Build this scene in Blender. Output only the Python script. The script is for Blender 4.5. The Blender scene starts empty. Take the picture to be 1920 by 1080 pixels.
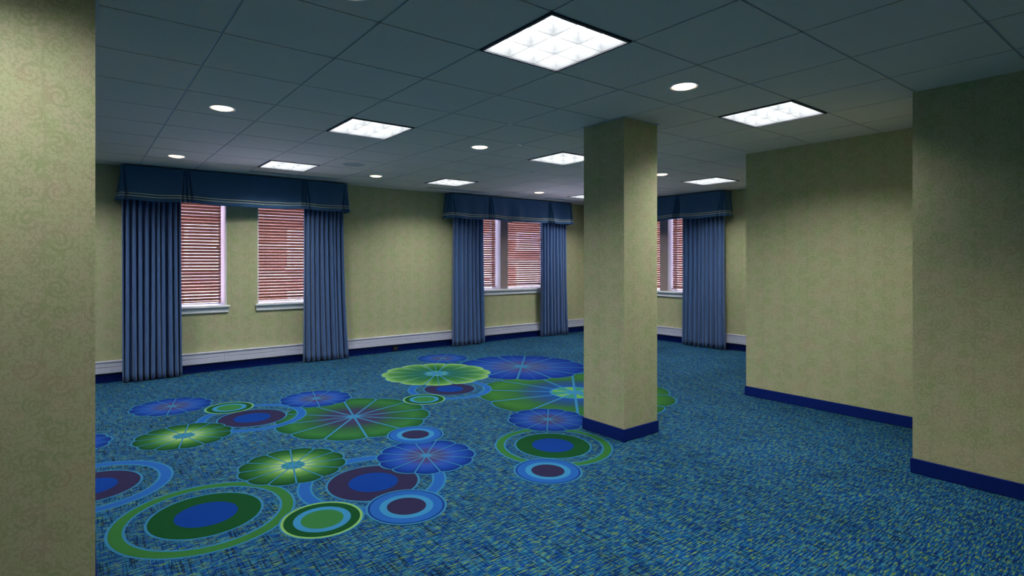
import bpy, math, random
from math import sin, cos, pi, sqrt, radians
from mathutils import Vector
random.seed(7)
S = bpy.context.scene
COL = S.collection

# ------------------------------------------------------------------ camera, world, sun, exposure
cam_d = bpy.data.cameras.new('camera')
cam = bpy.data.objects.new('camera', cam_d); COL.objects.link(cam)
cam.location = (0, 0, 1.508)
cam.rotation_euler = (radians(90), 0, radians(53.317 - 90))
cam_d.sensor_fit = 'HORIZONTAL'; cam_d.sensor_width = 36
cam_d.lens = 1036.3 / 1920 * 36
cam_d.shift_x = 40 / 1920; cam_d.shift_y = -50.5 / 1920
cam_d.clip_start = .05
S.camera = cam

world = bpy.data.worlds.new('world'); S.world = world
world.use_nodes = True
bgn = world.node_tree.nodes['Background']
bgn.inputs[0].default_value = (.58, .62, 1.0, 1); bgn.inputs[1].default_value = 14.0

sun_d = bpy.data.lights.new('sun', 'SUN'); sun_d.energy = 30.0; sun_d.angle = radians(.6)
sun_d.color = (.96, .90, .96)
sun = bpy.data.objects.new('sun', sun_d); COL.objects.link(sun)
sun.rotation_euler = (radians(42), 0, radians(-68))

vs = S.view_settings
vs.view_transform = 'Standard'; vs.look = 'None'; vs.gamma = 1; vs.use_curve_mapping = False
vs.exposure = 0.0
LAMP = 7.5             # radiance of the fluorescent panels as seen between the louvers
TUBE = 22.5            # watts each fluorescent fixture throws below its louver
DOWN = 5.5             # radiance of the downlight lenses

# ------------------------------------------------------------------ material helpers
def lin(r, g, b, k=1.0):
    f = lambda c: ((c / 255 + .055) / 1.055) ** 2.4 if c > 10.3 else c / 255 / 12.92
    return tuple(min(.92, f(c) * k) for c in (r, g, b)) + (1,)

class E:
    """a value in a node tree that can be calculated with"""
    def __init__(s, nt, sock): s.nt = nt; s.k = sock
    def _m(s, op, *a, clamp=False):
        n = s.nt.nodes.new('ShaderNodeMath'); n.operation = op; n.use_clamp = clamp
        for i, x in enumerate((s,) + a):
            if isinstance(x, E): s.nt.links.new(x.k, n.inputs[i])
            else: n.inputs[i].default_value = x
        return E(s.nt, n.outputs[0])
    def __add__(s, o): return s._m('ADD', o)
    def __sub__(s, o): return s._m('SUBTRACT', o)
    def __mul__(s, o): return s._m('MULTIPLY', o)
    def __truediv__(s, o): return s._m('DIVIDE', o)
    def sin(s): return s._m('SINE')
    def cos(s): return s._m('COSINE')
    def abs(s): return s._m('ABSOLUTE')
    def pw(s, o): return s._m('POWER', o)
    def sqrt(s): return s._m('SQRT')
    def max(s, o): return s._m('MAXIMUM', o)
    def min(s, o): return s._m('MINIMUM', o)
    def mod(s, o): return s._m('FLOORED_MODULO', o)
    def floor(s): return s._m('FLOOR')
    def atan2(s, o): return s._m('ARCTAN2', o)
    def lt(s, o): return s._m('LESS_THAN', o)
    def gt(s, o): return s._m('GREATER_THAN', o)
    def step(s, a, b):
        n = s.nt.nodes.new('ShaderNodeMapRange'); n.interpolation_type = 'SMOOTHSTEP'
        s.nt.links.new(s.k, n.inputs[0]); n.inputs[1].default_value = a; n.inputs[2].default_value = b
        return E(s.nt, n.outputs[0])

def new_mat(name, color=(.5, .5, .5, 1), rough=.6, spec=.3, metal=0, sheen=0):
    m = bpy.data.materials.new(name); m.use_nodes = True
    b = m.node_tree.nodes['Principled BSDF']
    b.inputs['Base Color'].default_value = color
    b.inputs['Roughness'].default_value = rough
    b.inputs['Specular IOR Level'].default_value = spec
    b.inputs['Metallic'].default_value = metal
    if sheen: b.inputs['Sheen Weight'].default_value = sheen
    return m, m.node_tree, b

def xyz(nt, kind='Object', uvmap=None):
    if uvmap:
        t = nt.nodes.new('ShaderNodeUVMap'); t.uv_map = uvmap; o = t.outputs[0]
    else:
        t = nt.nodes.new('ShaderNodeTexCoord'); o = t.outputs[kind]
    s = nt.nodes.new('ShaderNodeSeparateXYZ'); nt.links.new(o, s.inputs[0])
    return E(nt, s.outputs[0]), E(nt, s.outputs[1]), E(nt, s.outputs[2])

def noise(nt, x, y, z=0.0, scale=1.0, detail=2.0, rough=.5):
    c = nt.nodes.new('ShaderNodeCombineXYZ')
    for i, v in enumerate((x, y, z)):
        if isinstance(v, E): nt.links.new(v.k, c.inputs[i])
        else: c.inputs[i].default_value = v
    n = nt.nodes.new('ShaderNodeTexNoise'); n.inputs['Scale'].default_value = scale
    n.inputs['Detail'].default_value = detail; n.inputs['Roughness'].default_value = rough
    nt.links.new(c.outputs[0], n.inputs['Vector'])
    return E(nt, n.outputs[0])

def mix(nt, f, a, b):
    n = nt.nodes.new('ShaderNodeMix'); n.data_type = 'RGBA'
    if isinstance(f, E): nt.links.new(f.k, n.inputs[0])
    else: n.inputs[0].default_value = f
    for i, c in ((6, a), (7, b)):
        if hasattr(c, 'is_output'): nt.links.new(c, n.inputs[i])
        else: n.inputs[i].default_value = c
    return n.outputs[2]

def ramp(nt, f, stops, mode='LINEAR'):
    n = nt.nodes.new('ShaderNodeValToRGB'); n.color_ramp.interpolation = mode
    e = n.color_ramp.elements
    while len(e) < len(stops): e.new(.5)
    for el, (p, c) in zip(e, stops): el.position = p; el.color = c
    nt.links.new(f.k, n.inputs[0]); return n.outputs[0]

def bump(nt, b, h, strength=.3, dist=.01):
    n = nt.nodes.new('ShaderNodeBump'); n.inputs['Strength'].default_value = strength
    n.inputs['Distance'].default_value = dist
    nt.links.new(h.k, n.inputs['Height']); nt.links.new(n.outputs[0], b.inputs['Normal'])

def speckled(name, color, rough=.6, amt=.12, scale=60, spec=.3, sheen=0, metal=0):
    m, nt, b = new_mat(name, color, rough, spec, metal, sheen)
    x, y, z = xyz(nt)
    n = noise(nt, x, y, z, scale, 3)
    d = tuple(c * (1 - amt) for c in color[:3]) + (1,); l = tuple(min(1, c * (1 + amt)) for c in color[:3]) + (1,)
    nt.links.new(ramp(nt, n, [(.3, d), (.7, l)]), b.inputs['Base Color'])
    return m

# wallpaper: pale olive ground with tone-on-tone scrolls and rosettes on upright stems
def wallpaper():
    m, nt, b = new_mat('damask_wallpaper', rough=.62, spec=.25)
    X, Y, _ = xyz(nt, uvmap='UVMap')
    wob = noise(nt, X, Y, 0, 14, 2)
    X = X + (wob - .5) * .018; Y = Y + (wob - .5) * -.014
    W, Hh = .228, .60
    colid = (X / W).floor()
    odd = colid.mod(2.0)
    lx0 = X.mod(W) - W / 2
    ly = (Y + odd * (Hh * .5)).mod(Hh)
    lx = lx0 * (odd * 2 - 1)
    out = None
    def add(e):
        nonlocal out
        out = e if out is None else out.max(e)
    def local(cx, cy):
        dx = lx - cx; dy = ly - cy
        dy = (dy + Hh * .5).mod(Hh) - Hh * .5
        return dx, dy, (dx * dx + dy * dy).sqrt()
    add((lx + (ly * (2 * pi / Hh)).sin() * .006).abs().step(.006, .002) * .8)
    # acanthus scrolls: spiral bands with a lobed fringe
    for cx, cy, R, hand, ph in ((.047, .09, .050, 1, .4), (-.047, .17, .054, -1, 2.0), (.044, .30, .047, 1, 3.4),
                                (-.045, .40, .050, -1, .2), (.043, .50, .046, 1, 5.0), (-.040, .02, .040, -1, 4.0)):
        dx, dy, r = local(cx, cy)
        a = dy.atan2(dx) * hand
        lobes = (a * 8.0 + r * (9.0 / R)).sin().abs() * (R * .16)
        q = ((r + lobes * .7) * (12.5 / R) - a * 2.0 + ph).sin()
        add(q.step(-.1, .5) * (r + lobes).step(R * 1.16, R * 1.06))
    # rosettes with petals
    for cx, cy, R in ((.052, .395, .036), (-.055, .285, .032), (.0, .555, .030)):
        dx, dy, r = local(cx, cy)
        a = dy.atan2(dx)
        pet = ((a * 3.5).cos().abs() * .55 + .45) * R
        add((r - pet).step(.002, -.004) * (r * 330.0).cos().step(-.9, -.2))
    # small leaf sprays beside the stem
    s = ((ly * 95.0).sin() * .5 + .5) * .022 + .004
    add((lx.abs() - s).step(.001, -.003) * ((ly * 21.0).sin()).step(.2, .5) * .8)
    fine = noise(nt, X, Y, 0, 260, 2)
    patch = noise(nt, X * 1.3, Y, 0, 7.5, 3)
    ground = ramp(nt, patch, [(.34, lin(151, 155, 117, 1.62)), (.5, lin(155, 154, 120, 1.62)), (.66, lin(160, 153, 125, 1.62))])
    fol = (noise(nt, X * 1.25, Y, 7, 36, 2, .55) - .5).abs().step(.055, .02)
    fig = ramp(nt, noise(nt, X, Y, 3, 6.5, 2), [(.38, lin(120, 133, 88, 1.6)), (.5, lin(130, 130, 95, 1.6)), (.62, lin(142, 125, 101, 1.6))])
    c = mix(nt, (out * noise(nt, X, Y, 11, 26, 2).step(.30, .52) * .62).max(fol * .50), ground, fig)
    c2 = mix(nt, fine.step(.35, .65) * .16, c, lin(112, 116, 70, 1.62))
    nt.links.new(c2, b.inputs['Base Color'])
    rr = out * .16 + .52
    nt.links.new(rr.k, b.inputs['Roughness'])
    bump(nt, b, fine, .08, .002)
    return m

KF = .64   # floor colours are given as they look in the photograph, divided by the room's light
def fcol(r, g, b): return lin(r, g, b, KF)

def tuft(nt, b, col):
    x, y, z = xyz(nt)
    n = noise(nt, x, y, 0, 210, 3)
    c = mix(nt, n.step(.25, .75), col, col)
    mm = nt.nodes.new('ShaderNodeMix'); mm.data_type = 'RGBA'; mm.blend_type = 'MULTIPLY'; mm.inputs[0].default_value = 1
    nt.links.new(c, mm.inputs[6])
    nt.links.new(ramp(nt, n, [(.25, (.72, .72, .72, 1)), (.75, (1.25, 1.25, 1.25, 1))]), mm.inputs[7])
    nt.links.new(mm.outputs[2], b.inputs['Base Color'])
    bump(nt, b, n, .35, .006)

def carpet_weave():
    m, nt, b = new_mat('carpet_weave', rough=.9, spec=.06)
    x, y, z = xyz(nt)
    a1 = noise(nt, x * 12, y * 112, 1, 1, 2, .6)
    a2 = noise(nt, x * 100, y * 14, 5, 1, 2, .6)
    a3 = noise(nt, x * 17, y * 108, 9, 1, 1, .6)
    a4 = noise(nt, x * 120, y * 5, 13, 1, 1, .6)
    a5 = noise(nt, x * 20, y * 90, 17, 1, 1, .6)
    a6 = noise(nt, x * 8, y * 130, 21, 1, 1, .6)
    big = noise(nt, x, y, 3, 1.6, 3)
    base = ramp(nt, a1, [(.36, fcol(4, 42, 100)), (.45, fcol(8, 68, 148)), (.53, fcol(30, 106, 150)), (.63, fcol(70, 150, 166))])
    c = mix(nt, a2.step(.51, .59) * .7, base, fcol(6, 56, 156))
    c = mix(nt, a6.step(.58, .64) * .65, c, fcol(8, 42, 86))
    c = mix(nt, a5.step(.57, .63) * .45, c, fcol(58, 126, 104))
    c = mix(nt, a4.step(.55, .61) * .85, c, fcol(4, 32, 72))
    c = mix(nt, a3.step(.58, .64) * .85, c, fcol(122, 158, 72))
    mm = nt.nodes.new('ShaderNodeMix'); mm.data_type = 'RGBA'; mm.blend_type = 'MULTIPLY'; mm.inputs[0].default_value = 1
    nt.links.new(c, mm.inputs[6])
    nt.links.new(ramp(nt, big, [(.3, (.80, .84, .84, 1)), (.7, (1.16, 1.14, 1.10, 1))]), mm.inputs[7])
    nt.links.new(mm.outputs[2], b.inputs['Base Color'])
    bump(nt, b, a1 + a2, .35, .006)
    return m

LINE = fcol(58, 136, 182)
def disc_mat(name, stops):
    """concentric rings: (outer radius fraction, colour)"""
    m, nt, b = new_mat('carpet_' + name, rough=.9, spec=.06)
    u, v, _ = xyz(nt, uvmap='motif')
    r = (u * u + v * v).sqrt()
    st = [(0.0, stops[0][1])] + [(stops[i][0], stops[i + 1][1]) for i in range(len(stops) - 1)]
    tuft(nt, b, ramp(nt, r * .9, [(p * .9, c) for p, c in st], 'CONSTANT'))
    return m

def flower_mat(name, R, stops, hub=None, fine=0.0):
    m, nt, b = new_mat('carpet_' + name, rough=.9, spec=.06)
    u, v, _ = xyz(nt, uvmap='motif')
    r = (u * u + v * v).sqrt()
    a = v.atan2(u)
    g = noise(nt, u, v, 0, 60, 2)
    rr = r + (g - .5) * .16
    d = (a * 6.0 - radians(16.5) * 6).sin().abs() * r * (R / 6)
    # petals darken a little towards their edges, as they are dyed
    pet = (a * 6.0 - radians(16.5) * 6).sin().abs().step(.0, .75)
    col = ramp(nt, rr * .9, [(p * .9, c) for p, c in stops])
    rimc = stops[-1][1]
    col = mix(nt, ((pet * -1.0) + 1.0) * r.step(.3, .9) * .55, col, rimc)
    w = .0058 + .0036 * (R > .6) + .004 * (R > .8)
    if hub:
        hr = hub[0]
        hc = mix(nt, (a * 6.0).cos().step(-.2, .2), hub[1], hub[2])
        col = mix(nt, (r).lt(hr), col, hc)
        ring = (r - hr).abs().lt(.012)
        col = mix(nt, ring, col, LINE)
    if fine:
        d2 = (a * 12.0 - radians(16.5) * 12).sin().abs() * r * (R / 12)
        col = mix(nt, d2.lt(.006) * fine, col, LINE)
    col = mix(nt, d.lt(w), col, LINE)
    tuft(nt, b, col)
    return m

M = {}
M['wallpaper'] = wallpaper()
M['carpet'] = carpet_weave()
NAVY = lin(8, 30, 96, 1.3)
M['navy'] = speckled('navy_vinyl', NAVY, .6, .06, 20, .12)
M['tile'] = speckled('ceiling_tile', (.78, .68, .57, 1), .9, .035, 160)
M['tee'] = speckled('ceiling_tee', (.50, .53, .54, 1), .45, .03, 30)
M['plenum'] = speckled('plenum_board', (.25, .25, .25, 1), .9, .05, 10)
M['white'] = speckled('white_paint', (.80, .80, .82, 1), .4, .03, 12)
M['heater'] = speckled('heater_enamel', (.60, .59, .70, 1), .4, .03, 12)
M['mauve'] = speckled('mullion_paint', (.30, .235, .225, 1), .5, .04, 10)
M['curtain'] = speckled('blue_curtain_cloth', lin(70, 100, 146, 1.12), .5, .16, 320, .35, .35)
M['valance'] = speckled('dark_blue_valance_cloth', lin(36, 70, 104, 1.75), .65, .14, 300, .3, .25)
M['cord'] = speckled('gold_trim_cord', lin(176, 176, 146, 1.7), .6, .15, 200)
M['wood'] = None
M['dark'] = speckled('dark_fixture_frame', (.05, .05, .065, 1), .5, .05, 20)
M['louver'] = speckled('louver_aluminium', (.56, .57, .60, 1), .35, .03, 30, .5)
M['pan'] = speckled('white_reflector', (.75, .75, .76, 1), .5, .03, 20)
M['slot'] = speckled('slot_shadow_metal', (.06, .065, .09, 1), .6, .05, 20)
M['black'] = speckled('black_plastic', (.012, .011, .012, 1), .5, .1, 30)
M['brass'] = speckled('grille_paint', (.40, .44, .38, 1), .6, .05, 50)
M['chrome'] = speckled('glint_steel', (.8, .8, .8, 1), .25, .04, 40, .5, 0, 1)  # bright metal for the modelled ceiling grid glints
M['pave'] = speckled('pale_paving', (.56, .58, .68, 1), .9, .1, 3)
M['facade_white'] = speckled('painted_window_trim', (.55, .53, .53, 1), .5, .03, 8)

def wood():
    m, nt, b = new_mat('cherry_wood_slats', rough=.4, spec=.4)
    x, y, z = xyz(nt)
    n = noise(nt, x * 3, y * 40, z * 40, 1.0, 3)
    nt.links.new(ramp(nt, n, [(.3, (.37, .175, .105, 1)), (.7, (.47, .24, .15, 1))]), b.inputs['Base Color'])
    return m
M['wood'] = wood()

def brick():
    m, nt, b = new_mat('red_brick', rough=.9, spec=.1)
    X, Y, _ = xyz(nt, uvmap='UVMap')
    c = nt.nodes.new('ShaderNodeCombineXYZ'); nt.links.new(X.k, c.inputs[0]); nt.links.new(Y.k, c.inputs[1])
    t = nt.nodes.new('ShaderNodeTexBrick'); t.inputs['Scale'].default_value = 1
    t.inputs['Brick Width'].default_value = .215; t.inputs['Row Height'].default_value = .075; t.inputs['Mortar Size'].default_value = .008
    t.inputs['Color1'].default_value = (.27, .135, .105, 1); t.inputs['Color2'].default_value = (.34, .18, .14, 1)
    t.inputs['Mortar'].default_value = (.36, .30, .27, 1)
    nt.links.new(c.outputs[0], t.inputs['Vector']); nt.links.new(t.outputs[0], b.inputs['Base Color'])
    return m
M['brick'] = brick()

def emitter(name, color, strength):
    m = bpy.data.materials.new(name); m.use_nodes = True; nt = m.node_tree
    nt.nodes.clear()
    e = nt.nodes.new('ShaderNodeEmission'); e.inputs[0].default_value = color; e.inputs[1].default_value = strength
    o = nt.nodes.new('ShaderNodeOutputMaterial'); nt.links.new(e.outputs[0], o.inputs[0])
    return m
M['lamp'] = emitter('fluorescent_glow', (.98, 1.0, .96, 1), LAMP)
M['bulb'] = emitter('downlight_glow', (1.0, .72, .45, 1), DOWN)

def glass():
    m = bpy.data.materials.new('window_glass'); m.use_nodes = True; nt = m.node_tree
    nt.nodes.clear()
    t = nt.nodes.new('ShaderNodeBsdfTransparent'); t.inputs[0].default_value = (.93, .95, .96, 1)
    g = nt.nodes.new('ShaderNodeBsdfGlossy'); g.inputs['Roughness'].default_value = .02
    f = nt.nodes.new('ShaderNodeFresnel'); f.inputs[0].default_value = 1.45
    mx = nt.nodes.new('ShaderNodeMixShader'); o = nt.nodes.new('ShaderNodeOutputMaterial')
    nt.links.new(f.outputs[0], mx.inputs[0]); nt.links.new(t.outputs[0], mx.inputs[1]); nt.links.new(g.outputs[0], mx.inputs[2])
    nt.links.new(mx.outputs[0], o.inputs[0])
    return m
M['glass'] = glass()
M['far_glass'] = speckled('reflecting_far_glass', (.46, .38, .37, 1), .15, .05, 2, .6)

# ------------------------------------------------------------------ mesh helpers
class MB:
    """collects shapes for ONE mesh object"""
    def __init__(s): s.v = []; s.f = []; s.mi = []; s.sm = []; s.uv2 = {}
    def quad(s, pts, mi=0, smooth=False):
        i = len(s.v); s.v += [tuple(p) for p in pts]; s.f.append(tuple(range(i, i + len(pts)))); s.mi.append(mi); s.sm.append(smooth)
        return len(s.f) - 1
    def box(s, x0, x1, y0, y1, z0, z1, mi=0, ch=0.0):
        if ch:
            return s.cbox(x0, x1, y0, y1, z0, z1, ch, mi)
        p = [(x0, y0, z0), (x1, y0, z0), (x1, y1, z0), (x0, y1, z0), (x0, y0, z1), (x1, y0, z1), (x1, y1, z1), (x0, y1, z1)]
        for q in ((0, 3, 2, 1), (4, 5, 6, 7), (0, 1, 5, 4), (1, 2, 6, 5), (2, 3, 7, 6), (3, 0, 4, 7)):
            s.quad([p[k] for k in q], mi)
    def cbox(s, x0, x1, y0, y1, z0, z1, c, mi=0):
        """box with chamfered edges"""
        import bmesh
        bm = bmesh.new(); bmesh.ops.create_cube(bm, size=1)
        for v in bm.verts:
            v.co = Vector(((x0 + x1) / 2 + v.co.x * (x1 - x0), (y0 + y1) / 2 + v.co.y * (y1 - y0), (z0 + z1) / 2 + v.co.z * (z1 - z0)))
        bmesh.ops.bevel(bm, geom=bm.edges[:], offset=c, segments=1, affect='EDGES', profile=.5)
        for f in bm.faces: s.quad([v.co[:] for v in f.verts], mi)
        bm.free()
    def grid(s, P, mi=0, smooth=True, closed=False):
        """P: rows of points"""
        i = len(s.v); nr = len(P); nc = len(P[0])
        for r in P: s.v += [tuple(p) for p in r]
        for a in range(nr - 1):
            for b in range(nc - (0 if closed else 1)):
                b2 = (b + 1) % nc
                s.f.append((i + a * nc + b, i + a * nc + b2, i + (a + 1) * nc + b2, i + (a + 1) * nc + b)); s.mi.append(mi); s.sm.append(smooth)
    def lathe(s, prof, n=32, cx=0, cy=0, mi=0, smooth=True):
        s.grid([[(cx + r * cos(2 * pi * k / n), cy + r * sin(2 * pi * k / n), z) for k in range(n)] for r, z in prof], mi, smooth, True)
    def build(s, name, mats, parent=None, loc=(0, 0, 0), rz=0, solid=0.0, offset=0):
        me = bpy.data.meshes.new(name); me.from_pydata(s.v, [], s.f)
        if not isinstance(mats, (list, tuple)): mats = [mats]
        for m in mats: me.materials.append(m)
        for p, mi, sm in zip(me.polygons, s.mi, s.sm): p.material_index = mi; p.use_smooth = sm
        uv = me.uv_layers.new(name='UVMap')
        for p in me.polygons:
            n = p.normal; ax = max(range(3), key=lambda k: abs(n[k]))
            for li in p.loop_indices:
                c = me.vertices[me.loops[li].vertex_index].co
                uv.data[li].uv = (c.x, c.y) if ax == 2 else ((c.y, c.z) if ax == 0 else (c.x, c.z))
        if s.uv2:
            u2 = me.uv_layers.new(name='motif')
            for p in me.polygons:
                if p.index in s.uv2:
                    cx, cy, R = s.uv2[p.index]
                    for li in p.loop_indices:
                        c = me.vertices[me.loops[li].vertex_index].co
                        u2.data[li].uv = ((c.x - cx) / R, (c.y - cy) / R)
        o = bpy.data.objects.new(name, me); COL.objects.link(o)
        o.location = loc; o.rotation_euler = (0, 0, rz)
        if parent: o.parent = parent
        if solid:
            md = o.modifiers.new('thickness', 'SOLIDIFY'); md.thickness = solid; md.offset = offset
        return o

def tag(o, label=None, cat=None, group=None, kind=None):
    if label: o['label'] = label
    if cat: o['category'] = cat
    if group: o['group'] = group
    if kind: o['kind'] = kind
    return o
def empty(name, loc=(0, 0, 0), rz=0):
    o = bpy.data.objects.new(name, None); COL.objects.link(o); o.location = loc; o.rotation_euler = (0, 0, rz)
    o.empty_display_size = .2
    return o
def copy_tree(o, parent=None):
    c = o.copy(); COL.objects.link(c); c.parent = parent
    for ch in list(o.children): copy_tree(ch, c)
    return c
def structure(o, label, cat): return tag(o, label, cat, None, 'structure')

# ------------------------------------------------------------------ the room: dimensions
H = 2.71
VN, UE, UR, UN = 8.351, 8.893, 6.018, 4.77       # window wall, corner window wall, two right walls
U0, V0 = -4.2, -3.3
RN = -pi / 2                                       # frame of the corner wall: local x = -v, local y = u

def holed_wall(x0, x1, z0, z1, y0, y1, holes):
    mb = MB()
    xs = sorted({x0, x1, *[h[0] for h in holes], *[h[1] for h in holes]})
    zs = sorted({z0, z1, *[h[2] for h in holes], *[h[3] for h in holes]})
    for i in range(len(xs) - 1):
        # merge the cells of a column of wall
        run = None
        for j in range(len(zs) - 1):
            cx = (xs[i] + xs[i + 1]) / 2; cz = (zs[j] + zs[j + 1]) / 2
            solid = not any(h[0] < cx < h[1] and h[2] < cz < h[3] for h in holes)
            if solid: run = [zs[j] if run is None else run[0], zs[j + 1]]
            if run and (not solid or j == len(zs) - 2):
                mb.box(xs[i], xs[i + 1], y0, y1, run[0], run[1]); run = None
    return mb

WT = .55
ZT = 2.46
north_holes = [(.70, 1.646, .875, ZT), (2.054, 3.0, .875, ZT), (5.62, 7.92, .945, ZT)]
east_holes = [(-7.75, -5.42, .915, ZT)]
structure(holed_wall(U0, UE + WT, -.02, 2.95, 0, WT, north_holes).build('wall_north', M['wallpaper'], None, (0, VN, 0)),
          'long green damask wall with curtained windows', 'wall')
structure(holed_wall(-VN, -3.1, -.02, 2.95, 0, WT, east_holes).build('wall_east', M['wallpaper'], None, (UE, 0, 0), RN),
          'far green wall at the corner, with the last curtained window', 'wall')
b = MB(); b.box(UR, UE, 1.364 - .6, 3.269, -.02, 2.95)
structure(b.build('wall_right', M['wallpaper']), 'green wallpapered wall right of the square column', 'wall')
b = MB(); b.box(UN, UE, V0, 1.364, -.02, 2.95)
structure(b.build('wall_near_right', M['wallpaper']), 'nearest green wall, cut by the right edge of the picture', 'wall')
b = MB(); b.box(U0 - .3, UN, V0 - .3, V0, -.02, 2.95)
structure(b.build('wall_south', M['wallpaper']), 'green wall behind the viewer', 'wall')
b = MB(); b.box(U0 - .3, U0, V0 - .3, VN + WT, -.02, 2.95)
structure(b.build('wall_west', M['wallpaper']), 'green wall closing the room beyond the near column', 'wall')

# ------------------------------------------------------------------ carpet: weave and printed motifs, one floor mesh
C_PUR = fcol(50, 46, 82); C_BLU = fcol(10, 64, 154); C_DGR = fcol(20, 82, 42); C_RING = fcol(40, 104, 186)
C_GRR = fcol(58, 124, 62); C_NAVY = fcol(16, 56, 132); C_LBL = fcol(62, 146, 196); C_MGR = fcol(58, 128, 70); C_PALE = fcol(140, 196, 112)
fm = [M['carpet']]
def slot(m): fm.append(m); return len(fm) - 1
I_line = slot(disc_mat('pale_blue_outline', [(1, LINE), (1.1, LINE)]))
I_pur = slot(disc_mat('purple_disc', [(.55, C_BLU), (1.2, C_PUR)]))
I_grn = slot(disc_mat('green_disc', [(.56, C_BLU), (1.2, C_DGR)]))
I_sblu = slot(disc_mat('blue_ring_disc', [(.51, C_PUR), (.70, C_LBL), (.95, C_RING), (1.2, C_NAVY)]))
I_sgrn = slot(disc_mat('green_ring_disc', [(.52, C_MGR), (.70, C_LBL), (.93, C_DGR), (1.2, C_PALE)]))
I_rblu = slot(disc_mat('blue_band', [(1, C_RING), (1.1, C_RING)]))
I_rgrn = slot(disc_mat('green_band', [(1, C_GRR), (1.1, C_GRR)]))
fb = [(0, fcol(92, 70, 104)), (.30, fcol(78, 72, 124)), (.56, fcol(48, 88, 180)), (.80, fcol(24, 72, 166)), (1, fcol(8, 42, 124))]
I_fblu = slot(flower_mat('blue_flower', .365, fb))
fg = [(0, fcol(190, 220, 140)), (.25, fcol(176, 212, 126)), (.46, fcol(104, 160, 82)), (.70, fcol(50, 112, 54)), (1, fcol(16, 70, 38))]
I_fgrn = slot(flower_mat('green_flower', .37, fg, (.21, fcol(40, 122, 140), fcol(70, 150, 120))))
I_fbig = slot(flower_mat('big_green_flower', .711, [(0, fcol(70, 60, 96)), (.34, fcol(58, 58, 92)), (.56, fcol(46, 96, 62)), (.80, fcol(54, 120, 62)), (1, fcol(24, 84, 44))]))
I_flim = slot(flower_mat('lime_rimmed_flower', .709, [(0, fcol(60, 130, 90)), (.3, fcol(30, 98, 48)), (.6, fcol(48, 116, 58)), (.85, fcol(82, 146, 72)), (1, fcol(160, 206, 116))],
                         (.21, fcol(60, 150, 170), fcol(120, 190, 130)), .7))
I_fpur = slot(flower_mat('large_blue_flower', .891, [(0, fcol(98, 72, 112)), (.25, fcol(84, 76, 132)), (.55, fcol(44, 82, 170)), (.85, fcol(16, 60, 160)), (1, fcol(8, 42, 130))], None, .4))
I_fhug = slot(flower_mat('largest_green_flower', 1.077, [(0, fcol(26, 84, 160)), (.3, fcol(28, 80, 150)), (.5, fcol(44, 84, 110)), (.62, fcol(50, 108, 62)), (.85, fcol(62, 124, 54)), (1, fcol(40, 96, 50))],
                         (.25, fcol(60, 146, 110), fcol(110, 176, 84))))

fl = MB()
fl.box(U0 - .3, UE + WT, V0 - .3, VN + WT, -.12, 0, 0)
zlev = [0.0]
def disc(cx, cy, rf, mi, R, n=120, rin=None):
    z = zlev[0]
    P = [(cx + rf(2 * pi * k / n) * cos(2 * pi * k / n), cy + rf(2 * pi * k / n) * sin(2 * pi * k / n), z) for k in range(n)]
    if rin is None:
        fl.uv2[fl.quad(P, mi)] = (cx, cy, R)
    else:
        Q = [(cx + rin * cos(2 * pi * k / n), cy + rin * sin(2 * pi * k / n), z) for k in range(n)]
        for k in range(n):
            j = (k + 1) % n
            fl.uv2[fl.quad([Q[k], P[k], P[j], Q[j]], mi)] = (cx, cy, R)
def up(): zlev[0] += .00005
def circ_motif(cx, cy, R, mi, line=.014):
    up(); disc(cx, cy, lambda t: R + line, I_line, R); up(); disc(cx, cy, lambda t: R, mi, R)
def band(cx, cy, ro, ri, mi, line=.014):
    up(); disc(cx, cy, lambda t: ro + line, I_line, ro, rin=ri - line); up(); disc(cx, cy, lambda t: ro, mi, ro, rin=ri)
def scal(R, e=0.0):
    return lambda t: R * (.925 + .075 * abs(sin(6 * (t - radians(16.5)))) ** .6) + e
def flower(cx, cy, R, mi, line=.013):
    R *= 1.02
    up(); disc(cx, cy, scal(R, line), I_line, R, 240); up(); disc(cx, cy, scal(R), mi, R, 240)

flower(2.138, 5.091, .711, I_fbig)
flower(4.562, 4.508, 1.077, I_fhug, .016)
flower(5.082, 6.083, .891, I_fpur, .016)
flower(4.52, 7.324, .382, I_fblu)
band(1.349, 5.66, .48, .415, I_rblu); circ_motif(1.338, 5.636, .300, I_pur)
band(3.505, 5.51, .48, .415, I_rblu); circ_motif(3.506, 5.518, .295, I_pur)
band(.05, 4.56, .48, .415, I_rblu); circ_motif(.055, 4.558, .290, I_pur)
band(1.62, 3.52, .485, .415, I_rblu); circ_motif(1.611, 3.502, .300, I_pur)
band(.608, 3.642, .485, .42, I_rgrn); circ_motif(.609, 3.652, .302, I_grn)
band(3.11, 3.318, .465, .405, I_rgrn); circ_motif(3.111, 3.325, .300, I_grn)
flower(.773, 6.577, .366, I_fblu); flower(2.084, 6.006, .364, I_fblu); flower(3.58, 3.896, .368, I_fblu)
flower(-.115, 5.679, .33, I_fblu)
flower(.726, 5.403, .37, I_fgrn); flower(1.267, 4.141, .368, I_fgrn)
flower(3.843, 6.37, .709, I_flim)
circ_motif(1.241, 6.158, .228, I_sgrn, .010); circ_motif(3.018, 5.264, .226, I_sgrn, .010); circ_motif(1.14, 3.176, .230, I_sgrn, .010)
flower(2.156, 3.73, .366, I_fblu)
circ_motif(2.702, 2.939, .232, I_sblu); circ_motif(2.345, 4.24, .230, I_sblu); circ_motif(1.615, 3.033, .233, I_sblu)
structure(fl.build('floor', fm), 'blue woven carpet printed with flowers and rings', 'floor')

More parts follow.
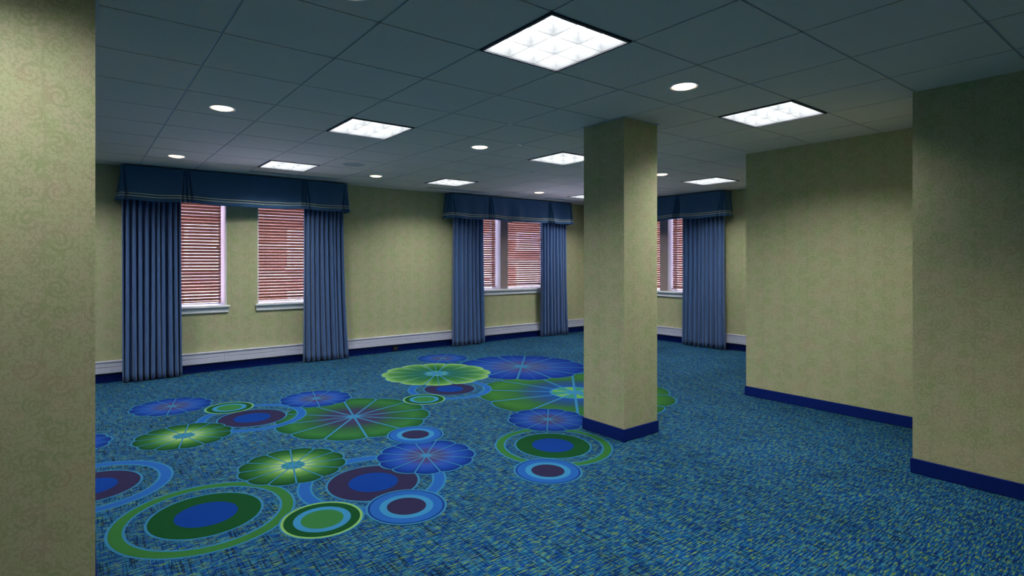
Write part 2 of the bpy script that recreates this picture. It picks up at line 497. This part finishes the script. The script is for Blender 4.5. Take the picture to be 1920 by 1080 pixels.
# ------------------------------------------------------------------ ceiling: lay-in tiles between tees, cut out for lights
T, OU, OV = .61, .604, 1.348
troffers = [(2, 1), (2, 5), (2, 9), (6, 1), (6, 5), (6, 9), (11, 5), (11, 9), (-2, 1), (-2, 5), (-2, 9), (2, -3)]
cm = MB(); g = .0065
def clip(a, lo, hi): return max(lo, min(hi, a))
i0 = math.floor((U0 - OU) / T); i1 = math.ceil((UE - OU) / T); j0 = math.floor((V0 - OV) / T); j1 = math.ceil((VN - OV) / T)
for i in range(i0, i1):
    for j in range(j0, j1):
        if (i, j) in troffers: continue
        x0, x1 = clip(OU + i * T + g, U0, UE), clip(OU + (i + 1) * T - g, U0, UE)
        y0, y1 = clip(OV + j * T + g, V0, VN), clip(OV + (j + 1) * T - g, V0, VN)
        if x1 - x0 < .02 or y1 - y0 < .02: continue
        cm.box(x0, x1, y0, y1, H, H + .012)
for i in range(i0, i1 + 1):
    x = OU + i * T
    if U0 < x < UE: cm.box(x - .012, x + .012, V0, VN, H + .0055, H + .04, 1)
for j in range(j0, j1 + 1):
    y = OV + j * T
    if V0 < y < VN: cm.box(U0, UE, y - .012, y + .012, H + .0055, H + .04, 1)
cm.box(U0 - .3, UE + WT, V0 - .3, VN + WT, 2.95, 3.15, 2)
structure(cm.build('ceiling', [M['tile'], M['tee'], M['plenum']]), 'grey lay-in tile ceiling on a metal grid', 'ceiling')

# ------------------------------------------------------------------ baseboards
def base(name, label, x0, x1, y0, y1, loc=(0, 0, 0), rz=0, h=.105):
    mb = MB(); mb.box(x0, x1, y0, y1, 0.002, h, 0, .003)
    structure(mb.build(name, M['navy'], None, loc, rz), label, 'baseboard')
base('baseboard_north', 'navy baseboard along the long window wall', U0, UE - .012, -.012, 0, (0, VN, 0))
base('baseboard_east', 'navy baseboard under the corner window', -VN + .012, -3.269, -.012, 0, (UE, 0, 0), RN)
base('baseboard_right', 'navy baseboard of the wall right of the column', UR - .012, UR, 1.364, 3.281)
base('baseboard_right_return', 'navy baseboard round the hidden end of the right wall', UR, UE - .012, 3.269, 3.281)
base('baseboard_near_right', 'navy baseboard of the nearest right wall', UN - .012, UN, V0, 1.376)

# ------------------------------------------------------------------ columns
def column(u0, u1, v0, v1, label):
    mb = MB(); mb.box(u0, u1, v0, v1, 0, H + .012)
    c = structure(mb.build('column', M['wallpaper']), label, 'column')
    e = .011
    q = MB(); h = .105
    q.box(u0 - e, u1 + e, v0 - e, v0, .002, h, 0, .003); q.box(u0 - e, u1 + e, v1, v1 + e, .002, h, 0, .003)
    q.box(u0 - e, u0, v0, v1, .002, h, 0, .003); q.box(u1, u1 + e, v0, v1, .002, h, 0, .003)
    tag(q.build('baseboard', M['navy'], c), 'navy baseboard')
    t = MB(); e = .02
    t.box(u0 - e, u1 + e, v0 - e, v0, H - .004, H + .012); t.box(u0 - e, u1 + e, v1, v1 + e, H - .004, H + .012)
    t.box(u0 - e, u0, v0, v1, H - .004, H + .012); t.box(u1, u1 + e, v0, v1, H - .004, H + .012)
    t.build('ceiling_trim', M['tee'], c)
column(3.643, 4.086, 3.03, 3.487, 'square green wallpapered column standing on the printed carpet')
column(-.40, .056, 2.90, 3.36, 'near wallpapered column cut by the left edge of the picture')

# ------------------------------------------------------------------ ceiling lights
def make_troffer():
    r = empty('ceiling_light')
    a = .2975; f = .016
    m = MB()
    for s in (-1, 1):
        m.box(s * a - (f if s > 0 else 0), s * a + (0 if s > 0 else f), -a, a, -.006, .006)
        m.box(-a + f, a - f, s * a - (f if s > 0 else 0), s * a + (0 if s > 0 else f), -.006, .006)
    m.build('frame', M['dark'], r)
    p = MB(); t = .095; i = a - .001
    p.box(-i, i, -i, i, t + .004, t + .012)
    for s in (-1, 1):
        p.box(s * i - .004, s * i + .004, -i, i, .006, t + .004)
        p.box(-i, i, s * i - .004, s * i + .004, .006, t + .004)
    p.build('housing', M['pan'], r)
    e = MB(); w = a - .012
    e.quad([(-w, -w, t), (-w, w, t), (w, w, t), (w, -w, t)])
    e.build('lamp_panel', M['lamp'], r)
    l = MB(); q = (a - f); c = 2 * q / 3
    zb, zt = .001, .068
    for k in (-1, 1):                                  # parabolic blades: thin below, flared above
        x = k * c / 2
        prof = [(.0015, zb), (.003, zb + .02), (.008, zb + .045), (.014, zt)]
        for dirn in (0, 1):
            for (h0, z0_), (h1, z1_) in zip(prof[:-1], prof[1:]):
                for s in (-1, 1):
                    P = [(x + s * h0, -q, z0_), (x + s * h0, q, z0_), (x + s * h1, q, z1_), (x + s * h1, -q, z1_)]
                    if dirn: P = [(y, x_, z_) for x_, y, z_ in P]
                    l.quad(P, 0, False)
            P = [(x - .0015, -q, zb), (x + .0015, -q, zb), (x + .0015, q, zb), (x - .0015, q, zb)]
            if dirn: P = [(y, x_, z_) for x_, y, z_ in P]
            l.quad(P)
    for s in (-1, 1):                                  # sloped edge reflectors
        for dirn in (0, 1):
            P = [(s * q, -q, zb), (s * q, q, zb), (s * (q - .014), q, zt), (s * (q - .014), -q, zt)]
            if dirn: P = [(y, x_, z_) for x_, y, z_ in P]
            l.quad(P)
    l.build('louver', M['louver'], r)
    ld = bpy.data.lights.new('lamp_light', 'AREA'); ld.shape = 'SQUARE'; ld.size = .56; ld.energy = TUBE
    ld.spread = radians(138); ld.color = (.95, .98, 1.0)
    lo = bpy.data.objects.new('lamp_light', ld); COL.objects.link(lo); lo.parent = r; lo.location = (0, 0, -.001)
    return r
tl = {(2, 1): 'largest lit square ceiling light, nearest at top centre', (2, 5): 'lit ceiling light second in the row running to the double window with a green pier',
      (2, 9): 'lit ceiling light just above the long valance at the left windows', (6, 1): 'lit ceiling light in front of the wall right of the column',
      (6, 5): 'lit ceiling light half hidden behind the square column', (6, 9): 'lit ceiling light near the window wall left of the second valance',
      (11, 5): 'lit ceiling light in front of the corner window valance', (11, 9): 'farthest lit ceiling light, only a tip showing beside the column',
      (-2, 1): 'ceiling light over the near column, out of the picture', (-2, 5): 'ceiling light hidden behind the near column',
      (-2, 9): 'ceiling light hidden in the far left corner', (2, -3): 'unseen ceiling light added behind the viewer'}
proto = make_troffer()
for n, ij in enumerate(troffers):
    o = proto if n == 0 else copy_tree(proto)
    o.location = (OU + (ij[0] + .5) * T, OV + (ij[1] + .5) * T, H)
    if ij == (-2, 1):                                   # dimmed to keep the near column's face from being too bright
        for ch in o.children:
            if ch.type == 'LIGHT': ch.data = ch.data.copy(); ch.data.energy = TUBE * .42
    if ij == (2, -3):                                   # unseen lamp added to warm and brighten the nearest right wall
        for ch in o.children:
            if ch.type == 'LIGHT': ch.data = ch.data.copy(); ch.data.energy = TUBE * 1.45; ch.data.color = (1, .88, .70)
    tag(o, tl[ij], 'ceiling light', 'square fluorescent ceiling lights')

def make_downlight():
    r = empty('downlight')
    m = MB(); m.lathe([(.082, .004), (.084, -.003), (.098, -.004), (.103, 0), (.103, .001)], 40); m.build('trim_ring', M['white'], r)
    d = MB(); d.lathe([(.0005, -.0150), (.03, -.0138), (.055, -.010), (.073, -.004), (.083, .002)], 40); d.build('lens', M['bulb'], r)
    return r
dl = {(.49, 5.57): 'lit round downlight left of the second ceiling light, near the near column', (.48, 9.65): 'lit round downlight above the left end of the long valance',
      (4.486, 1.49): 'lit round downlight above and right of the square column top', (4.57, 5.57): 'lit round downlight left of the column beyond the largest ceiling light',
      (4.53, 9.65): 'lit round downlight over the bare wall between the two valances', (9.63, 5.55): 'lit round downlight peeping out right of the column',
      (9.62, 9.70): 'lit round downlight above the second valance in front of the far corner', (.6, 1.62): 'round downlight just above the picture edge'}
proto = make_downlight()
for n, (ij, lab) in enumerate(dl.items()):
    o = proto if n == 0 else copy_tree(proto)
    o.location = (OU + ij[0] * T, OV + ij[1] * T, H)
    tag(o, lab, 'downlight', 'round recessed downlights')

# round grille, slot diffusers, modelled grid glints
r = empty('ceiling_speaker', (OU + 3.5 * T, OV + 8.5 * T, H))
m = MB(); m.lathe([(.0005, -.004), (.10, -.005), (.128, -.004)], 40); m.build('grille', M['brass'], r)
m = MB(); m.lathe([(.128, -.003), (.133, -.007), (.146, -.006), (.15, 0)], 40); m.build('rim', M['tile'], r)
tag(r, 'faint round grille set in a ceiling tile between two rows of lights', 'speaker')
def slot_vent(i, lab, n=2.0):
    r = empty('air_vent', (OU + i * T, OV + 10.62 * T, H))
    L = n * T
    a = MB()
    for y in (-.045, .0, .045): a.box(.01, L - .01, y - .008, y + .008, -.006, .0, 0)
    a.box(.0, .01, -.053, .053, -.006, 0); a.box(L - .01, L, -.053, .053, -.006, 0); a.build('frame', M['tee'], r)
    s = MB()
    s.box(.01, L - .01, -.037, -.008, -.0015, .0); s.box(.01, L - .01, .008, .037, -.0015, 0); s.build('slot', M['slot'], r)
    tag(r, lab, 'air vent', 'linear air slots along the window wall')
slot_vent(2, 'dark linear air slot in the ceiling above the long left valance')
slot_vent(6.45, 'dark linear air slot in the ceiling above the second valance')
slot_vent(10.7, 'dark linear air slot in the ceiling at the far corner')
for (i, j), lab in {(3, 3): 'tiny modelled glint on the ceiling grid beside the largest light', (4, 4): 'tiny modelled grid glint, second of the diagonal run to the far corner',
                    (5, 5): 'tiny modelled grid glint beside the light half hidden by the column', (6, 6): 'tiny modelled grid glint, fourth of the diagonal run',
                    (7, 7): 'tiny modelled grid glint, farthest of the diagonal run'}.items():
    m = MB(); x, y = OU + i * T, OV + j * T  # small bright bars modelled in place of glints at the grid crossings
    m.box(x - .03, x - .012, y - .006, y + .006, H - .004, H + .0055, 0, .001); m.box(x + .012, x + .03, y - .006, y + .006, H - .004, H + .0055, 0, .001)
    m.box(x - .03, x + .03, y - .003, y + .003, H - .001, H + .0055)
    tag(m.build('grid_glint', M['chrome']), lab, 'clip', 'modelled glints at the ceiling grid crossings')

# ------------------------------------------------------------------ windows
def sash_set(root, x0, x1, z0, z1, y):
    """sash with its pane; local coordinates of the wall"""
    f = MB(); w = .014
    f.box(x0, x0 + w, y, y + .035, z0, z1); f.box(x1 - w, x1, y, y + .035, z0, z1)
    f.box(x0 + w, x1 - w, y, y + .035, z0, z0 + w); f.box(x0 + w, x1 - w, y, y + .035, z1 - w, z1)
    s = f.build('sash', M['white'], root)
    p = MB(); p.box(x0 + w, x1 - w, y + .015, y + .019, z0 + w, z1 - w); p.build('pane', M['glass'], s)
def window(name, x0, x1, z0, loc, rz, mullion=None, label=''):
    root = structure(empty(name, loc, rz), label, 'window')
    j = MB(); t = .012
    j.box(x0, x0 + t, .004, .50, z0, ZT); j.build('jamb', M['white'], root)
    j = MB(); j.box(x1 - t, x1, .004, .50, z0, ZT); j.build('jamb', M['white'], root)
    j = MB(); j.box(x0 + t, x1 - t, .004, .50, ZT - t, ZT); j.build('head', M['white'], root)
    s = MB(); s.box(x0 - .035, x1 + .035, -.05, .004, z0 - .004, z0 + .022, 0, .004); s.box(x0 + t, x1 - t, .004, .50, z0, z0 + .022)
    s.build('sill', M['white'], root)
    a = MB(); a.box(x0 - .02, x1 + .02, -.022, -.002, z0 - .075, z0 - .004, 0, .003); a.build('apron', M['white'], root)
    zs, zt, ys = z0 + .022, ZT - t, .40
    if mullion:
        m0, m1 = mullion
        m = MB(); m.box(m0, m1, .15, .50, zs, zt); m.build('mullion', M['mauve'], root)
        m = MB(); m.box(m0 - .006, m0, .156, .50, zs, zt); m.box(m1, m1 + .006, .156, .50, zs, zt); tag(m.build('mullion_side', M['white'], root), 'white mullion side')
        sash_set(root, x0 + t, m0 - .006, zs, zt, ys); sash_set(root, m1 + .006, x1 - t, zs, zt, ys)
    else:
        sash_set(root, x0 + t, x1 - t, zs, zt, ys)
NL, EL = (0, VN, 0), (UE, 0, 0)
window('window_1', .70, 1.646, .875, NL, 0, None, 'left white framed window of the pair behind the long valance')
window('window_2', 2.054, 3.0, .875, NL, 0, None, 'right white framed window of the pair behind the long valance')
window('window_3', 5.62, 7.92, .945, NL, 0, (6.58, 6.755), 'twin window with a mauve mullion behind the second valance')
window('window_4', -7.75, -5.42, .915, EL, RN, (-6.64, -6.463), 'twin window on the corner wall, half hidden by the column')

# ------------------------------------------------------------------ wooden blinds
def blind(x0, x1, z0, loc, rz, label, tilt=-45, y=.15):
    root = tag(empty('window_blind', loc, rz), label, 'blind', 'brown wooden window blinds')
    zt = ZT - .015; top = zt - .055; bot = z0 + .05
    h = MB(); h.box(x0, x1, y - .028, y + .028, top, zt, 0, .002); h.build('headrail', M['wood'], root)
    sl = MB(); n = int((top - bot) / .0438); c, s = cos(radians(tilt)) * .025, sin(radians(tilt)) * .025
    for k in range(n):
        z = bot + .03 + k * .0438
        if z > top - .02: break
        sag = random.uniform(-.0015, .0015); t = .0014
        P = [(y - c, z - s), (y - c * .3, z - s * .3 + .0016), (y + c * .3, z + s * .3 + .0016), (y + c, z + s)]
        for (ya, za), (yb, zb) in zip(P[:-1], P[1:]):
            sl.quad([(x0 + .004, ya, za + sag + t), (x1 - .004, ya, za - sag + t), (x1 - .004, yb, zb - sag + t), (x0 + .004, yb, zb + sag + t)])
            sl.quad([(x0 + .004, ya, za + sag - t), (x0 + .004, yb, zb + sag - t), (x1 - .004, yb, zb - sag - t), (x1 - .004, ya, za - sag - t)])
        for (ya, za) in (P[0], P[-1]):
            sl.quad([(x0 + .004, ya, za + sag - t), (x1 - .004, ya, za - sag - t), (x1 - .004, ya, za - sag + t), (x0 + .004, ya, za + sag + t)])
        for xx in (x0 + .004, x1 - .004):
            sg = sag if xx < (x0 + x1) / 2 else -sag
            sl.quad([(xx, ya, za + sg - t) for ya, za in P] + [(xx, ya, za + sg + t) for ya, za in reversed(P)])
    sl.build('slats', M['wood'], root)
    r_ = MB(); r_.box(x0 + .002, x1 - .002, y - .026, y + .026, bot - .012, bot + .008, 0, .003); r_.build('bottom_rail', M['wood'], root)
    for xx in (x0 + .12, x1 - .12):
        k = MB()
        for yy in (y - .0275, y + .0255): k.box(xx - .0012, xx + .0012, yy, yy + .002, bot, top)
        k.box(xx - .0012, xx + .0012, y - .0275, y + .0275, bot + .0085, bot + .0105)
        k.build('ladder_cord', M['wood'], root)
blind(.742, 1.604, .897, NL, 0, 'brown slatted blind in the leftmost window, beside the long left curtain')
blind(2.096, 2.958, .897, NL, 0, 'brown slatted blind in the window right of the green wall pier')
blind(5.66, 6.545, .967, NL, 0, 'narrow view of brown blind left of the mauve mullion', y=.28)
blind(6.785, 7.88, .967, NL, 0, 'brown blind with bright glare right of the mauve mullion', y=.28)
blind(-6.443, -5.46, .937, EL, RN, 'strip of brown blind beside the corner wall curtain', y=.28)
blind(-7.71, -6.665, .937, EL, RN, 'brown blind of the corner window hidden by the column', y=.28)

# ------------------------------------------------------------------ curtains
def curtain(x0, x1, xb0, xb1, loc, rz, label, n=10, seed=0, bz=.012):
    rnd = random.Random(seed)
    cuts = [0]; 
    for k in range(n): cuts.append(cuts[-1] + rnd.uniform(.75, 1.3))
    cuts = [c / cuts[-1] for c in cuts]
    amp = [rnd.uniform(.75, 1.05) for _ in range(n)]; dr = [rnd.uniform(-.012, .012) for _ in range(n + 1)]
    NZ, PER = 28, 14
    z1 = 2.45
    def row(t):                                          # t 0 top .. 1 bottom
        z = z1 + (bz - z1) * t; R = []
        for k in range(n):
            for q in range(PER + (k == n - 1)):
                f = q / PER; s = cuts[k] + (cuts[k + 1] - cuts[k]) * f
                xs = x0 + (x1 - x0) * s; xbm = xb0 + (xb1 - xb0) * s
                e = t * t
                x = xs * (1 - e) + xbm * e + e * (dr[k] * (1 - f) + dr[k + 1] * f)
                A = (.046 + .008 * t) * amp[k]
                y = -.128 - A * cos(2 * pi * f) * (1 if k < n else 1)
                x += .010 * sin(4 * pi * f) * (.6 + .4 * t)      # omega-shaped folds
                y -= .004 * sin(9 * s + 5 * t + seed)
                R.append((x, y, z + .004 * sin(7 * s + seed) * t))
        return R
    m = MB(); m.grid([row(i / NZ) for i in range(NZ + 1)])
    o = m.build('curtain', M['curtain'], None, loc, rz, .004)
    tag(o, label, 'curtain', 'blue pleated window curtains')
    hm = MB()
    tag(o, label, 'curtain')
curtain(.425, 1.065, .425, 1.075, NL, 0, 'long blue pleated curtain nearest the left edge, left of both brown blinds', 10, 3)
curtain(2.665, 3.265, 2.655, 3.345, NL, 0, 'blue pleated curtain closing the right end of the long left valance', 9, 5)
curtain(5.285, 5.925, 5.28, 5.965, NL, 0, 'blue pleated curtain left of the twin window with mauve mullion', 7, 8)
curtain(7.37, 8.03, 7.36, 8.10, NL, 0, 'blue pleated curtain right of the glaring window, left of the column', 8, 11)
curtain(-5.92, -5.13, -5.93, -5.11, EL, RN, 'blue pleated curtain on the corner wall, right of the column', 10, 14)

# ------------------------------------------------------------------ valances
def valance(x0, x1, pleats, loc, rz, label, seed=0):
    rnd = random.Random(seed)
    root = tag(empty('valance', loc, rz), label, 'valance', 'dark blue pleated valances')
    D = .235; zt, zb = H - .012, 2.245
    L = x1 - x0; tot = D + L + D
    pl = [D] + [D + p - x0 for p in pleats] + [D + L]
    rip = [(rnd.uniform(.5, 3.2), rnd.uniform(0, 6.28), rnd.uniform(.3, 1)) for _ in range(7)]
    fl_ = .055
    def surf(s, t, off=0.0):
        # plan position and outward normal
        k = 1 + off
        if s < D: bx, by, nx, ny = x0, -s, -1, 0
        elif s > D + L: bx, by, nx, ny = x1, -(tot - s), 1, 0
        else: bx, by, nx, ny = x0 + s - D, -D, 0, -1
        # rounded blend of the normal at the corners
        for cs, (ax, ay), (cx_, cy_) in ((D, (-1, 0), (0, -1)), (D + L, (0, -1), (1, 0))):
            d = (s - cs) / .05
            if abs(d) < 1:
                w = .5 + .5 * sin(d * pi / 2); nx = ax * (1 - w) + cx_ * w; ny = ay * (1 - w) + cy_ * w
        out = fl_ * t ** 1.3
        z = zt + (zb - zt) * t
        for i, ps in enumerate(pl):                      # inverted pleats open towards the hem
            d = s - ps; corner = i in (0, len(pl) - 1)
            w = .012 + .030 * t
            for q in ((-.045, 0, .05) if not corner else (-.07, -.02, .045)):
                out -= (.034 + .040 * t) * math.exp(-((d - q * (.5 + .7 * t)) / (w * .36)) ** 2)
            out += .020 * t * math.exp(-(d / .16) ** 2)
            z += .022 * t * t * math.exp(-(d / .22) ** 2)
        for fr, ph, am in rip:
            out += .011 * am * t * sin(fr * 2 * pi * s + ph)
        out = max(out, -.10) + off
        return (bx + nx * out, by + ny * out if s >= D and s <= D + L else min(by + ny * out, -.004), z)
    NS = int(tot / .0085); NT = 22
    m = MB(); m.grid([[surf(tot * i / NS, j / NT) for i in range(NS + 1)] for j in range(NT + 1)])
    m.build('skirt', M['valance'], root, solid=.003)
    bd = MB(); bd.box(x0 + .003, x1 - .003, -D + .004, -.001, zt - .02, zt); tag(bd.build('board', M['valance'], root), None)
    for a, b_ in ((.795, .815), (.868, .888)):
        c = MB(); c.grid([[surf(tot * i / NS, t, .0045) for i in range(NS + 1)] for t in (a, (a + b_) / 2, b_)])
        c.build('trim_cord', M['cord'], root, solid=.002)
valance(.415, 3.30, (1.12, 2.65), NL, 0, 'long dark blue valance with gold trim over the left pair of windows', 1)
valance(5.20, 8.12, (6.03, 7.50), NL, 0, 'dark blue valance with gold trim over the twin window left of the column', 2)
valance(-8.02, -5.09, (-7.25, -5.98), EL, RN, 'dark blue valance over the corner window, emerging right of the column', 3)

# ------------------------------------------------------------------ baseboard heaters and outlet
def heater(x0, x1, loc, rz, label, joints=()):
    root = tag(empty('baseboard_heater', loc, rz), label, 'heater', 'pale baseboard heaters')
    m = MB()
    m.box(x0, x1, -.058, -.001, .122, .192, 0, .003); m.box(x0, x1, -.052, -.001, .192, .197); m.box(x0, x1, -.058, -.001, .197, .256, 0, .003)
    m.build('cover', M['heater'], root)
    t = MB(); t.box(x0, x1, -.066, -.001, .256, .272, 0, .003); t.build('top_lip', M['heater'], root)
    for jx in joints:
        q = MB(); q.box(jx - .012, jx + .012, -.0605, -.001, .124, .255, 0, .002); q.build('joint_cover', M['heater'], root)
heater(U0 + .02, UE - .075, NL, 0, 'pale two-line baseboard heater along the long window wall', (1.62, 4.9))
heater(-VN + .08, -3.30, EL, RN, 'pale baseboard heater under the corner window', ())
o = empty('wall_outlet', (4.225, VN - .012, .058))
m = MB(); m.box(-.05, .05, -.016, 0, -.042, .042, 0, .004); m.build('box', M['black'], o)
m = MB(); m.box(-.03, .03, -.019, -.016, -.024, .024, 0, .002); m.build('face', M['dark'], o)
tag(o, 'small black outlet box on the navy baseboard below the heater', 'outlet')

# ------------------------------------------------------------------ outside: brick buildings across a paved yard
g_ = MB(); g_.box(-30, 45, VN + WT + .02, 60, -.5, -.3); g_.box(UE + WT + .02, 45, -25, VN + WT + .02, -.5, -.3)
structure(g_.build('ground', M['pave']), 'pale sunlit paving outside the windows', 'ground')
def building(face, x0, x1, zt, wins, loc, rz, label):
    root = tag(empty('brick_building', loc, rz), label, 'building')
    m = holed_wall(x0, x1, -.3, zt, 0, 6.0, [])
    m.build('wall', M['brick'], root)
    for (a, b_, c, d) in wins:
        f = MB(); w = .09
        f.box(a - w, a, -.06, .02, c - w, d + w); f.box(b_, b_ + w, -.06, .02, c - w, d + w)
        f.box(a, b_, -.06, .02, d, d + w); f.box(a - w - .05, b_ + w + .05, -.10, .02, c - w - .05, c)
        mid = (a + b_) / 2; f.box(mid - .025, mid + .025, -.05, .0, c, d)
        zz = (c + d) / 2; f.box(a, b_, -.05, 0, zz - .03, zz + .03)
        fo = f.build('window_frame', M['facade_white'], root)
        p = MB(); p.box(a, b_, -.025, -.005, c, d); p.build('pane', M['far_glass'], fo)
wn = [(2.25, 3.6, 1.36, 2.36), (4.82, 6.2, 1.36, 2.32), (7.4, 8.8, 1.36, 2.32), (10.6, 11.95, 1.05, 2.45), (13.2, 14.6, 2.05, 2.5), (13.2, 14.6, .1, 1.48),
      (2.25, 3.6, -.2, .62), (4.82, 6.2, -.2, .6), (10.6, 11.95, -.2, .7), (16, 17.4, .6, 2.4)]
building('n', -8, 19, 3.7, wn, (-0, 16.0, 0), 0, 'sunlit red brick building seen through the slats of the left blinds')
building('e', -14.5, 9, 3.7, [(-8.2, -7.0, 1.0, 2.4), (-5.5, -4.3, 1.0, 2.4), (-11, -9.8, 1.0, 2.4)], (19.5, 0, 0), RN, 'brick building seen through the blind of the corner window')
